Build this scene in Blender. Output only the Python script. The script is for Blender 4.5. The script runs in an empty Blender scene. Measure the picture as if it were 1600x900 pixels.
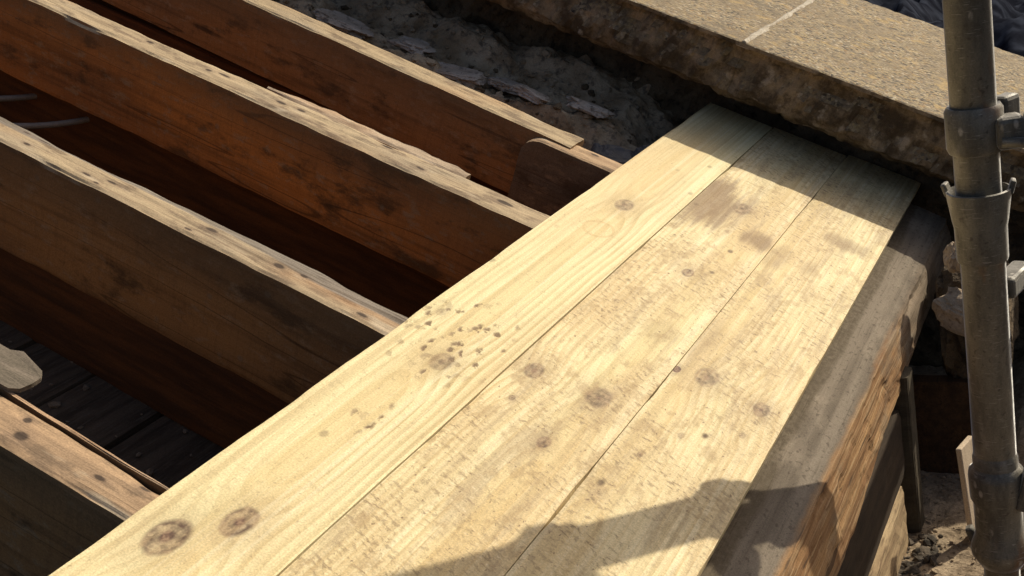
import bpy, bmesh, math, random
import numpy as np
from mathutils import Matrix, Vector

# ------------------------------------------------------------------ camera, sky, sun, exposure
scene = bpy.context.scene
COL = scene.collection
PITCH = math.radians(26.83)                     # slope of the roof, falling towards +X
cam_d = bpy.data.cameras.new('camera')
cam = bpy.data.objects.new('camera', cam_d)
COL.objects.link(cam)
cam_d.sensor_width = 36.0
cam_d.lens = 36.0 * 1827.0 / 1600.0
cam_d.clip_start = 0.02
cam_d.clip_end = 500.0
R_ = Vector((0.87785, 0.44420, -0.17905)).normalized()
F_ = Vector((-0.47841, 0.82560, -0.29873))
F_ = (F_ - R_ * F_.dot(R_)).normalized()
U_ = R_.cross(F_).normalized()
cam.matrix_world = Matrix(((R_.x, U_.x, -F_.x, 0.31597), (R_.y, U_.y, -F_.y, 0.0), (R_.z, U_.z, -F_.z, 0.62463), (0, 0, 0, 1)))
scene.camera = cam

SUN_DIR = Vector((0.47, 0.883, 0.65)).normalized()     # towards the sun
world = bpy.data.worlds.new('World')
scene.world = world
world.use_nodes = True
wn = world.node_tree.nodes
wl = world.node_tree.links
wn.clear()
sky = wn.new('ShaderNodeTexSky')
sky.sky_type = 'NISHITA'
sky.sun_disc = False
sky.sun_elevation = math.asin(SUN_DIR.z)
sky.air_density = 0.8
sky.dust_density = 5.0
sky.ozone_density = 0.4
sky.sun_rotation = math.atan2(SUN_DIR.x, SUN_DIR.y)
bg = wn.new('ShaderNodeBackground')
bg.inputs['Strength'].default_value = 0.10
wo = wn.new('ShaderNodeOutputWorld')
wl.new(sky.outputs[0], bg.inputs[0])
wl.new(bg.outputs[0], wo.inputs[0])
sun_d = bpy.data.lights.new('sun', 'SUN')
sun_d.energy = 4.5
sun_d.angle = math.radians(0.53)
sun_d.color = (1.0, 0.91, 0.73)
sun = bpy.data.objects.new('sun', sun_d)
COL.objects.link(sun)
sun.rotation_euler = (-SUN_DIR).to_track_quat('-Z', 'Y').to_euler()
sun.location = (2, 4, 4)
scene.view_settings.view_transform = 'Standard'
scene.view_settings.look = 'None'
scene.view_settings.exposure = 0.1
scene.view_settings.gamma = 1.0
scene.view_settings.use_curve_mapping = False

# ------------------------------------------------------------------ helpers
ROOF = Matrix.Rotation(PITCH, 4, 'Y')           # roof frame: x down the slope, y along the eaves, z off the roof
rnd = random.Random(7)

def tag(o, label=None, cat=None, group=None, kind=None):
    if label: o['label'] = label
    if cat: o['category'] = cat
    if group: o['group'] = group
    if kind: o['kind'] = kind
    return o

def link(name, me, mat=None, parent=None, loc=(0, 0, 0), roof=False, rot=None):
    o = bpy.data.objects.new(name, me)
    COL.objects.link(o)
    if mat is not None and me is not None and not me.materials:
        me.materials.append(mat)
    if parent is not None:
        o.parent = parent
        o.location = loc
        if rot: o.rotation_euler = rot
    else:
        m = Matrix.Translation(Vector(loc))
        if rot:
            from mathutils import Euler
            m = m @ Euler(rot).to_matrix().to_4x4()
        o.matrix_world = (ROOF @ m) if roof else m
    return o

def empty(name, loc=(0, 0, 0), roof=False, rot=None):
    return link(name, None, None, None, loc, roof, rot)

def mesh(name, verts, faces, smooth=False):
    me = bpy.data.meshes.new(name)
    me.from_pydata([tuple(map(float, v)) for v in verts], [], faces)
    if smooth:
        me.polygons.foreach_set('use_smooth', [True] * len(me.polygons))
    me.update()
    return me

def hash3(ix, iy, iz, seed):
    h = (ix * 374761393 + iy * 668265263 + iz * 2147483647 + seed * 1274126177) & 0xFFFFFFFF
    h = ((h ^ (h >> 13)) * 1274126177) & 0xFFFFFFFF
    h = (h ^ (h >> 16)) & 0xFFFFFFFF
    return h.astype(np.float64) / 4294967295.0 * 2 - 1

def vnoise(p, seed=0):
    p = np.asarray(p, float)
    i = np.floor(p).astype(np.int64)
    f = p - i
    f = f * f * (3 - 2 * f)
    out = 0
    for dx in (0, 1):
        for dy in (0, 1):
            for dz in (0, 1):
                w = (f[..., 0] if dx else 1 - f[..., 0]) * (f[..., 1] if dy else 1 - f[..., 1]) * (f[..., 2] if dz else 1 - f[..., 2])
                out = out + w * hash3(i[..., 0] + dx, i[..., 1] + dy, i[..., 2] + dz, seed)
    return out

def fbm(p, octs=4, seed=0, gain=0.5):
    p = np.asarray(p, float)
    a, s, o = 1.0, 0.0, 0.0
    for k in range(octs):
        o = o + a * vnoise(p * (2.03 ** k) + 11.3 * k, seed + k)
        s += a
        a *= gain
    return o / s

def timber(name, L0, L1, y0, y1, z0, z1, step=0.01, axis='x', edge=0.003, rough=0.0012, chips=0.0, seed=1, per=7, skew=0.0, shape=None, capnoise=0.002, warpk=0.002):
    """A sawn timber running along x (or y): section y0..y1 by z0..z1 with worn arrises, chips and roughness."""
    n = max(2, int(round((L1 - L0) / step)) + 1)
    xs = np.linspace(L0, L1, n)
    ring = []
    def side(a, b, m):
        for k in range(m):
            t = k / m
            ring.append((a[0] + (b[0] - a[0]) * t, a[1] + (b[1] - a[1]) * t))
    e = edge / 2
    # perimeter with tight points near the corners
    def seg(a, b, m):
        ts = [0.0] + [0.04] + list(np.linspace(0.12, 0.88, m)) + [0.96]
        for t in ts:
            ring.append((a[0] + (b[0] - a[0]) * t, a[1] + (b[1] - a[1]) * t))
    seg((y0, z0), (y1, z0), max(2, per // 2))
    seg((y1, z0), (y1, z1), per)
    seg((y1, z1), (y0, z1), per)
    seg((y0, z1), (y0, z0), per)
    ring = np.array(ring)
    m = len(ring)
    cy, cz = (y0 + y1) / 2, (z0 + z1) / 2
    hy, hz = (y1 - y0) / 2, (z1 - z0) / 2
    Y = np.repeat(ring[None, :, 0], n, 0)
    Z = np.repeat(ring[None, :, 1], n, 0)
    X = np.repeat(xs[:, None], m, 1)
    # distance from the nearest arris
    dy = hy - np.abs(Y - cy)
    dz = hz - np.abs(Z - cz)
    da = np.maximum(dy, dz)                     # 0 at a corner
    P = np.stack([X * 6, Y * 30, Z * 30], -1)
    P2 = np.stack([X * 28, Y * 130, Z * 60], -1)
    near = np.exp(-(da / 0.006) ** 2)
    cut = edge * near * (0.6 + 0.8 * np.abs(fbm(P, 3, seed)))
    cn = np.clip(fbm(np.stack([X * 9, np.sign(Y - cy) * 5 + 0 * X, np.sign(Z - cz) * 5 + 0 * X], -1), 3, seed + 9) - 0.12, 0, 1)
    cut = cut + chips * near * cn * 3 * np.where(Z > cz, 1.0, 0.35)
    sy, sz = -np.sign(Y - cy), -np.sign(Z - cz)
    rn = rough * fbm(P2, 3, seed + 3)
    warp = warpk * fbm(np.stack([X * 2.5, 0 * X, 0 * X], -1), 2, seed + 5)
    onside = (dy < dz)
    Yn = Y + sy * cut * 0.8 + np.where(onside, rn, 0) + warp + skew * (X - L0)
    Zn = Z + sz * cut * 0.8 + np.where(onside, 0, rn)
    Xn = X.copy()
    Xn[0] += capnoise * fbm(P2[0], 2, seed + 6)
    Xn[-1] += capnoise * fbm(P2[-1], 2, seed + 7)
    if shape is not None:
        Xn, Yn, Zn = shape(Xn, Yn, Zn)
    V = np.stack([Xn, Yn, Zn], -1).reshape(-1, 3)
    if axis == 'y':
        V = np.stack([V[:, 1], V[:, 0], V[:, 2]], -1)
    F = []
    for i in range(n - 1):
        a = i * m
        for j in range(m):
            k = (j + 1) % m
            F.append((a + j, a + m + j, a + m + k, a + k))
    F.append(tuple(range(m)))
    F.append(tuple((n - 1) * m + j for j in reversed(range(m))))
    if axis == 'y':
        F = [tuple(reversed(f)) for f in F]
    me = mesh(name, V, F)
    bm = bmesh.new(); bm.from_mesh(me); bmesh.ops.recalc_face_normals(bm, faces=bm.faces); bm.to_mesh(me); bm.free()
    return me

def boxmesh(name, sx, sy, sz, bev=0.002, centre=(0, 0, 0), rough=0.0, cuts=0, seed=0):
    bm = bmesh.new()
    bmesh.ops.create_cube(bm, size=1.0)
    for v in bm.verts:
        v.co = Vector((v.co.x * sx + centre[0], v.co.y * sy + centre[1], v.co.z * sz + centre[2]))
    if cuts:
        bmesh.ops.subdivide_edges(bm, edges=bm.edges[:], cuts=cuts, use_grid_fill=True)
    if bev and not cuts:
        bmesh.ops.bevel(bm, geom=bm.edges[:], offset=bev, segments=2, affect='EDGES', profile=0.5)
    if rough:
        P = np.array([v.co[:] for v in bm.verts])
        for v, a, b, c in zip(bm.verts, fbm(P * 23, 3, seed), fbm(P * 23 + 40, 3, seed), fbm(P * 23 + 80, 3, seed)):
            v.co += Vector((a, b, c)) * rough
    me = bpy.data.meshes.new(name)
    bm.to_mesh(me); bm.free()
    return me

def lathe(name, prof, seg=40, wob=0.0):
    V, F = [], []
    for (r, z) in prof:
        for k in range(seg):
            a = 2 * math.pi * k / seg
            V.append((r * math.cos(a), r * math.sin(a), z))
    for i in range(len(prof) - 1):
        for k in range(seg):
            k2 = (k + 1) % seg
            F.append((i * seg + k, i * seg + k2, (i + 1) * seg + k2, (i + 1) * seg + k))
    me = mesh(name, V, F, True)
    bm = bmesh.new(); bm.from_mesh(me)
    bmesh.ops.remove_doubles(bm, verts=bm.verts, dist=1e-6)
    bmesh.ops.recalc_face_normals(bm, faces=bm.faces)
    bm.to_mesh(me); bm.free()
    for e in me.edges: pass
    try: me.set_sharp_from_angle(angle=math.radians(35))
    except Exception: pass
    return me

def tube_path(name, pts, r, seg=10):
    V, F = [], []
    pts = [Vector(p) for p in pts]
    for i, p in enumerate(pts):
        t = (pts[min(i + 1, len(pts) - 1)] - pts[max(i - 1, 0)]).normalized()
        a = t.orthogonal().normalized() if i == 0 else (a - t * a.dot(t)).normalized()
        b = t.cross(a)
        for k in range(seg):
            q = 2 * math.pi * k / seg
            V.append(p + (a * math.cos(q) + b * math.sin(q)) * r)
    n = len(pts)
    for i in range(n - 1):
        for k in range(seg):
            k2 = (k + 1) % seg
            F.append((i * seg + k, i * seg + k2, (i + 1) * seg + k2, (i + 1) * seg + k))
    F.append(tuple(reversed(range(seg))))
    F.append(tuple((n - 1) * seg + k for k in range(seg)))
    return mesh(name, V, F, True)

def rock(name, sx, sy, sz, seed, sub=3, rough=0.35, freq=2.2, flat=0.0):
    bm = bmesh.new()
    bmesh.ops.create_icosphere(bm, subdivisions=sub, radius=1.0)
    P = np.array([v.co[:] for v in bm.verts])
    # squarish lump: pull towards a box, then break it up
    Q = np.sign(P) * np.abs(P) ** 0.62
    n1 = fbm(P * freq + seed * 3.1, 3, seed)
    n2 = np.abs(fbm(P * freq * 2.4 + seed, 3, seed + 5))
    Q = Q * (1 + rough * n1 - rough * 0.6 * n2)[:, None]
    for v, q in zip(bm.verts, Q):
        v.co = Vector((q[0] * sx, q[1] * sy, q[2] * sz))
    me = bpy.data.meshes.new(name)
    bm.to_mesh(me); bm.free()
    return me

def field(name, x0, x1, y0, y1, nx, ny, fn, thick=0.05):
    """A height field with a skirt, closed below."""
    xs = np.linspace(x0, x1, nx); ys = np.linspace(y0, y1, ny)
    X, Y = np.meshgrid(xs, ys, indexing='ij')
    Z = fn(X, Y)
    V = np.stack([X, Y, Z], -1).reshape(-1, 3).tolist()
    F = []
    for i in range(nx - 1):
        for j in range(ny - 1):
            a = i * ny + j
            F.append((a, a + ny, a + ny + 1, a + 1))
    border = [i * ny for i in range(nx)] + [(nx - 1) * ny + j for j in range(1, ny)] + [i * ny + ny - 1 for i in range(nx - 2, -1, -1)] + [j for j in range(ny - 2, 0, -1)]
    zb = float(Z.min()) - thick
    b0 = len(V)
    for b in border:
        V.append([V[b][0], V[b][1], zb])
    nb = len(border)
    for k in range(nb):
        k2 = (k + 1) % nb
        F.append((border[k2], border[k], b0 + k, b0 + k2))
    F.append(tuple(b0 + k for k in reversed(range(nb))))
    me = mesh(name, V, F)
    bm = bmesh.new(); bm.from_mesh(me); bmesh.ops.recalc_face_normals(bm, faces=bm.faces); bm.to_mesh(me); bm.free()
    return me

# ------------------------------------------------------------------ node helpers
class NT:
    def __init__(s, name):
        s.mat = bpy.data.materials.new(name)
        s.mat.use_nodes = True
        s.t = s.mat.node_tree
        s.t.nodes.clear()
        s.out = s.t.nodes.new('ShaderNodeOutputMaterial')
        s.bsdf = s.t.nodes.new('ShaderNodeBsdfPrincipled')
        s.t.links.new(s.bsdf.outputs[0], s.out.inputs[0])
        tc = s.t.nodes.new('ShaderNodeTexCoord')
        s.P = tc.outputs['Object']
        sp = s.t.nodes.new('ShaderNodeSeparateXYZ')
        s.t.links.new(s.P, sp.inputs[0])
        s.x, s.y, s.z = sp.outputs
    def put(s, inp, v):
        if isinstance(v, bpy.types.NodeSocket): s.t.links.new(v, inp)
        else: inp.default_value = v
    def m(s, op, a, b=0.0, c=0.0, clamp=False):
        n = s.t.nodes.new('ShaderNodeMath'); n.operation = op; n.use_clamp = clamp
        s.put(n.inputs[0], a); s.put(n.inputs[1], b)
        if op in ('MULTIPLY_ADD', 'SMOOTH_MIN', 'COMPARE'): s.put(n.inputs[2], c)
        return n.outputs[0]
    def add(s, a, b): return s.m('ADD', a, b)
    def sub(s, a, b): return s.m('SUBTRACT', a, b)
    def mul(s, a, b): return s.m('MULTIPLY', a, b)
    def vec(s, x, y, z):
        n = s.t.nodes.new('ShaderNodeCombineXYZ')
        s.put(n.inputs[0], x); s.put(n.inputs[1], y); s.put(n.inputs[2], z)
        return n.outputs[0]
    def scaled(s, sx, sy, sz, off=(0, 0, 0)):
        n = s.t.nodes.new('ShaderNodeMapping')
        s.t.links.new(s.P, n.inputs[0])
        n.inputs['Scale'].default_value = (sx, sy, sz)
        n.inputs['Location'].default_value = off
        return n.outputs[0]
    def noise(s, vec, scale=1.0, detail=3.0, rough=0.5, dist=0.0):
        n = s.t.nodes.new('ShaderNodeTexNoise')
        s.put(n.inputs['Vector'], vec)
        n.inputs['Scale'].default_value = scale
        n.inputs['Detail'].default_value = detail
        n.inputs['Roughness'].default_value = rough
        n.inputs['Distortion'].default_value = dist
        return n.outputs[0]
    def voro(s, vec, scale=1.0, feature='F1', out='Distance', rand=1.0):
        n = s.t.nodes.new('ShaderNodeTexVoronoi')
        n.feature = feature
        s.put(n.inputs['Vector'], vec)
        n.inputs['Scale'].default_value = scale
        n.inputs['Randomness'].default_value = rand
        return n.outputs[out]
    def rng(s, v, a, b, lo=0.0, hi=1.0, smooth=True):
        n = s.t.nodes.new('ShaderNodeMapRange')
        n.interpolation_type = 'SMOOTHSTEP' if smooth else 'LINEAR'
        n.clamp = True
        s.put(n.inputs['Value'], v)
        n.inputs['From Min'].default_value = a; n.inputs['From Max'].default_value = b
        n.inputs['To Min'].default_value = lo; n.inputs['To Max'].default_value = hi
        return n.outputs[0]
    def mix(s, f, a, b, mode='MIX'):
        n = s.t.nodes.new('ShaderNodeMix'); n.data_type = 'RGBA'; n.blend_type = mode
        s.put(n.inputs[0], f)
        s.put(n.inputs[6], a if isinstance(a, bpy.types.NodeSocket) else (*a, 1.0))
        s.put(n.inputs[7], b if isinstance(b, bpy.types.NodeSocket) else (*b, 1.0))
        return n.outputs[2]
    def ramp(s, v, stops):
        n = s.t.nodes.new('ShaderNodeValToRGB')
        el = n.color_ramp.elements
        while len(el) < len(stops): el.new(0.5)
        for e, (p, c) in zip(el, stops):
            e.position = p; e.color = (*c, 1.0)
        s.put(n.inputs[0], v)
        return n.outputs[0]
    def done(s, col, rough=0.7, height=None, bump=0.3, dist=0.002, metal=0.0, spec=0.3, grain=0.22):
        if isinstance(col, bpy.types.NodeSocket) and grain:
            g = s.noise(s.P, 520.0, 2.0, 0.7)
            v = s.rng(g, 0.30, 0.70, 1.0 - grain, 1.0 + grain * 0.8, False)
            col = s.mix(1.0, col, s.vec(v, v, v), 'MULTIPLY')
        s.put(s.bsdf.inputs['Base Color'], col if isinstance(col, bpy.types.NodeSocket) else (*col, 1.0))
        s.put(s.bsdf.inputs['Roughness'], rough)
        s.put(s.bsdf.inputs['Metallic'], metal)
        s.bsdf.inputs['Specular IOR Level'].default_value = spec
        if height is not None:
            b = s.t.nodes.new('ShaderNodeBump')
            b.inputs['Strength'].default_value = bump
            b.inputs['Distance'].default_value = dist
            s.t.links.new(height, b.inputs['Height'])
            s.t.links.new(b.outputs[0], s.bsdf.inputs['Normal'])
        return s.mat

def new_pine(name, seed, pith, depth, slope, spacing, knots, early, late, sawn=0.5, dents=None, smudges=(), specks=0.5, rings=(), contrast=1.0):
    """Freshly sawn pine: growth rings about a pith line under the face, bent round the knots."""
    t = NT(name)
    off = (seed * 3.7, seed * 1.9, seed * 5.3)
    low = t.noise(t.scaled(5, 1.3, 5, off), 1.0, 2.0)
    mid = t.noise(t.scaled(22, 3.5, 22, off), 1.0, 3.0)
    xx = t.add(t.sub(t.x, pith), t.mul(t.sub(low, 0.5), 0.03))
    dd = t.add(t.add(depth, t.mul(t.y, slope)), t.mul(t.sub(low, 0.5), 0.006))
    rad = t.m('SQRT', t.add(t.mul(xx, xx), t.mul(dd, dd)))
    rad = t.add(rad, t.mul(t.sub(mid, 0.5), 0.0045))
    kmask = None
    kn = t.noise(t.scaled(120, 90, 120, off), 1.0, 2.0, 0.6)
    for (kx, ky, r, amp, dark) in knots:
        dx = t.sub(t.x, kx)
        dy = t.mul(t.sub(t.y, ky), 0.62)
        d2 = t.add(t.mul(dx, dx), t.mul(dy, dy))
        g = t.m('EXPONENT', t.mul(d2, -1.0 / (2.4 * r) ** 2))
        rad = t.add(rad, t.mul(g, amp * 1.25))
        dn = t.add(t.add(t.m('SQRT', d2), t.mul(t.sub(mid, 0.5), 0.55 * r)), t.mul(t.sub(kn, 0.5), 0.35 * r))
        k = t.mul(t.rng(dn, r * 0.62, r * 1.05, 1.0, 0.0), dark)
        halo = t.mul(t.rng(dn, r * 0.6, r * 2.6, 1.0, 0.0), 0.28 * dark)
        rg = t.m('SINE', t.mul(dn, 2 * math.pi / (r * 0.42)))
        rim = t.rng(t.m('ABSOLUTE', t.sub(dn, r * 0.78)), r * 0.05, r * 0.30, 0.16 if dark >= 0.9 else 0.05, 0.0)
        eye = t.rng(dn, r * 0.08, r * 0.34, 0.35, 0.0)
        rim = t.add(rim, eye)
        k = t.mul(k, t.add(t.add(0.78, t.mul(t.sub(kn, 0.5), 1.1)), rim))
        k = t.m('MAXIMUM', k, halo)
        kmask = k if kmask is None else t.m('MAXIMUM', kmask, k)
    q = t.m('FRACT', t.mul(rad, 1.0 / spacing))
    late_m = t.mul(t.rng(q, 0.25, 0.86, 0.0, 1.0), t.rng(q, 0.90, 1.0, 1.0, 0.0))
    fibre = t.noise(t.scaled(420, 9, 420, off), 1.0, 3.0, 0.6)
    vary = t.noise(t.scaled(14, 1.1, 14, off), 1.0, 2.0)
    late_m = t.mul(late_m, t.mul(t.rng(vary, 0.3, 0.7, 0.35, 1.0), contrast))
    late_m = t.m('MULTIPLY', late_m, t.rng(fibre, 0.25, 0.7, 0.7, 1.1))
    col = t.mix(late_m, early, late)
    heart = t.rng(t.m('ABSOLUTE', t.add(xx, t.mul(t.sub(mid, 0.5), 0.02))), 0.014, 0.026, 0.45, 0.0)
    col = t.mix(heart, col, (0.60, 0.455, 0.21))
    tint = t.noise(t.scaled(9, 2.2, 9, (off[1], off[0], 0)), 1.0, 3.0)
    col = t.mix(t.rng(tint, 0.42, 0.68, 0.0, 0.55), col, (0.57, 0.415, 0.21))
    col = t.mix(t.rng(tint, 0.50, 0.30, 0.0, 0.4), col, (0.66, 0.60, 0.33))
    col = t.mix(t.mul(t.rng(fibre, 0.5, 0.8, 0.0, 1.0), 0.22), col, (0.42, 0.29, 0.13))
    streak = t.noise(t.scaled(95, 0.7, 95, (off[2], 0, off[1])), 1.0, 3.0, 0.6)
    col = t.mix(t.rng(streak, 0.52, 0.66, 0.0, 0.5 * contrast), col, (0.42, 0.31, 0.15))
    col = t.mix(t.rng(streak, 0.46, 0.34, 0.0, 0.45), col, (0.78, 0.70, 0.47))
    h = t.add(t.mul(late_m, 0.5), t.mul(fibre, 0.5))
    # saw marks: fine ridges across the board, holding dirt in patches
    sl = t.add(t.mul(t.x, 0.30), t.y)
    sawv = t.vec(t.mul(t.x, 105.0), t.mul(sl, 190.0), seed * 2.0)
    saw = t.noise(sawv, 1.0, 3.0, 0.65)
    sawb = t.noise(t.vec(t.mul(t.x, 10.0), t.mul(sl, 90.0), seed * 5.0), 1.0, 2.0, 0.5)
    patch = t.noise(t.scaled(13, 6, 13, (off[2], off[0], 1)), 1.0, 3.0, 0.6)
    patch2 = t.rng(patch, 0.38, 0.60, 0.05, 1.0)
    dirt = t.mul(t.rng(saw, 0.50, 0.64, 0.0, 1.0), patch2)
    dirt = t.mul(dirt, t.rng(sawb, 0.38, 0.6, 0.35, 1.0))
    col = t.mix(t.mul(dirt, min(1.0, sawn * 1.15)), col, (0.13, 0.09, 0.055))
    col = t.mix(t.mul(patch2, 0.45 * sawn), col, (0.49, 0.36, 0.185))
    blotch = t.noise(t.scaled(48, 30, 48, (1, off[0], off[1])), 1.0, 3.0, 0.65)
    scuff = t.noise(t.scaled(38, 5, 38, (off[1], 4, off[2])), 1.0, 5.0, 0.7)
    col = t.mix(t.mul(t.rng(scuff, 0.50, 0.64, 0.0, 0.5), sawn), col, (0.35, 0.265, 0.16))
    col = t.mix(t.mul(t.rng(blotch, 0.53, 0.66, 0.0, 0.55), sawn), col, (0.37, 0.26, 0.13))
    lightsaw = t.mul(t.rng(saw, 0.44, 0.30, 0.0, 1.0), patch2)
    col = t.mix(t.mul(lightsaw, 0.35 * sawn), col, (0.80, 0.70, 0.49))
    h = t.add(h, t.mul(saw, 1.2 * sawn))
    # scattered grit and nail-sized specks
    v = t.voro(t.scaled(26, 17, 26, off), 1.0)
    sp = t.mul(t.rng(v, 0.05, 0.15, 1.0, 0.0), t.rng(t.noise(t.scaled(11, 7, 11, (3, off[1], off[2])), 1.0, 2.0), 0.47, 0.6, 0.0, 1.0))
    col = t.mix(t.mul(sp, specks), col, (0.11, 0.07, 0.035))
    v2 = t.noise(t.scaled(210, 120, 210, off), 1.0, 2.0, 0.6)
    col = t.mix(t.mul(t.rng(v2, 0.66, 0.74, 0.0, 1.0), 0.75 * specks), col, (0.15, 0.09, 0.05))
    if kmask is not None:
        kcol = t.mix(t.rng(kn, 0.38, 0.62, 0.0, 1.0), (0.21, 0.125, 0.08), (0.10, 0.058, 0.04))
        col = t.mix(kmask, col, kcol)
    for (sx, sy, rx, ry, amt) in smudges:               # dirty smears
        dx = t.mul(t.sub(t.x, sx), 1.0 / rx); dy = t.mul(t.sub(t.y, sy), 1.0 / ry)
        d = t.m('SQRT', t.add(t.mul(dx, dx), t.mul(dy, dy)))
        d = t.add(d, t.mul(t.sub(patch, 0.5), 1.8))
        d = t.add(d, t.mul(t.sub(mid, 0.5), 1.6))
        d = t.add(d, t.mul(t.sub(streak, 0.5), 1.6))
        d = t.add(d, t.mul(t.sub(saw, 0.5), 0.8))
        col = t.mix(t.mul(t.rng(d, 0.35, 1.05, 1.0, 0.0), amt), col, (0.20, 0.125, 0.065))
    for (sx, sy, r, w) in rings:                        # pencilled loop
        dx = t.sub(t.x, sx); dy = t.mul(t.sub(t.y, sy), 0.8)
        d = t.m('SQRT', t.add(t.mul(dx, dx), t.mul(dy, dy)))
        d = t.add(d, t.mul(t.sub(mid, 0.5), 0.006))
        rm = t.rng(t.m('ABSOLUTE', t.sub(d, r)), w * 0.4, w, 1.0, 0.0)
        rm = t.mul(rm, t.rng(patch, 0.38, 0.55, 0.0, 0.28))
        col = t.mix(rm, col, (0.36, 0.20, 0.07))
    if dents:
        for (sx, sy, rx, ry) in dents:                  # bruised patch of small boot and hammer dents
            dx = t.mul(t.sub(t.x, sx), 1.0 / rx); dy = t.mul(t.sub(t.y, sy), 1.0 / ry)
            d = t.m('SQRT', t.add(t.mul(dx, dx), t.mul(dy, dy)))
            area = t.rng(t.add(d, t.mul(t.sub(patch, 0.5), 1.2)), 0.8, 1.25, 1.0, 0.0)
            wv = t.vec(t.add(t.mul(t.x, 88.0), t.mul(kn, 1.3)), t.add(t.mul(t.y, 52.0), t.mul(mid, 1.5)), 0.0)
            vv = t.voro(wv, 1.0)
            vc = t.t.nodes.new('ShaderNodeSeparateColor'); t.t.links.new(t.voro(wv, 1.0, out='Color'), vc.inputs[0])
            ring = t.mul(t.rng(t.add(vv, t.mul(t.sub(kn, 0.5), 0.9)), 0.14, 0.48, 1.0, 0.0), t.rng(vc.outputs[0], 0.25, 0.8, 0.0, 1.0))
            col = t.mix(t.mul(t.mul(ring, area), 0.95), col, (0.17, 0.11, 0.06))
            h = t.sub(h, t.mul(t.mul(ring, area), 1.5))
    return t.done(col, t.rng(fibre, 0.3, 0.7, 0.62, 0.78), h, 0.32, 0.0012, 0.0, 0.25)

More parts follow.
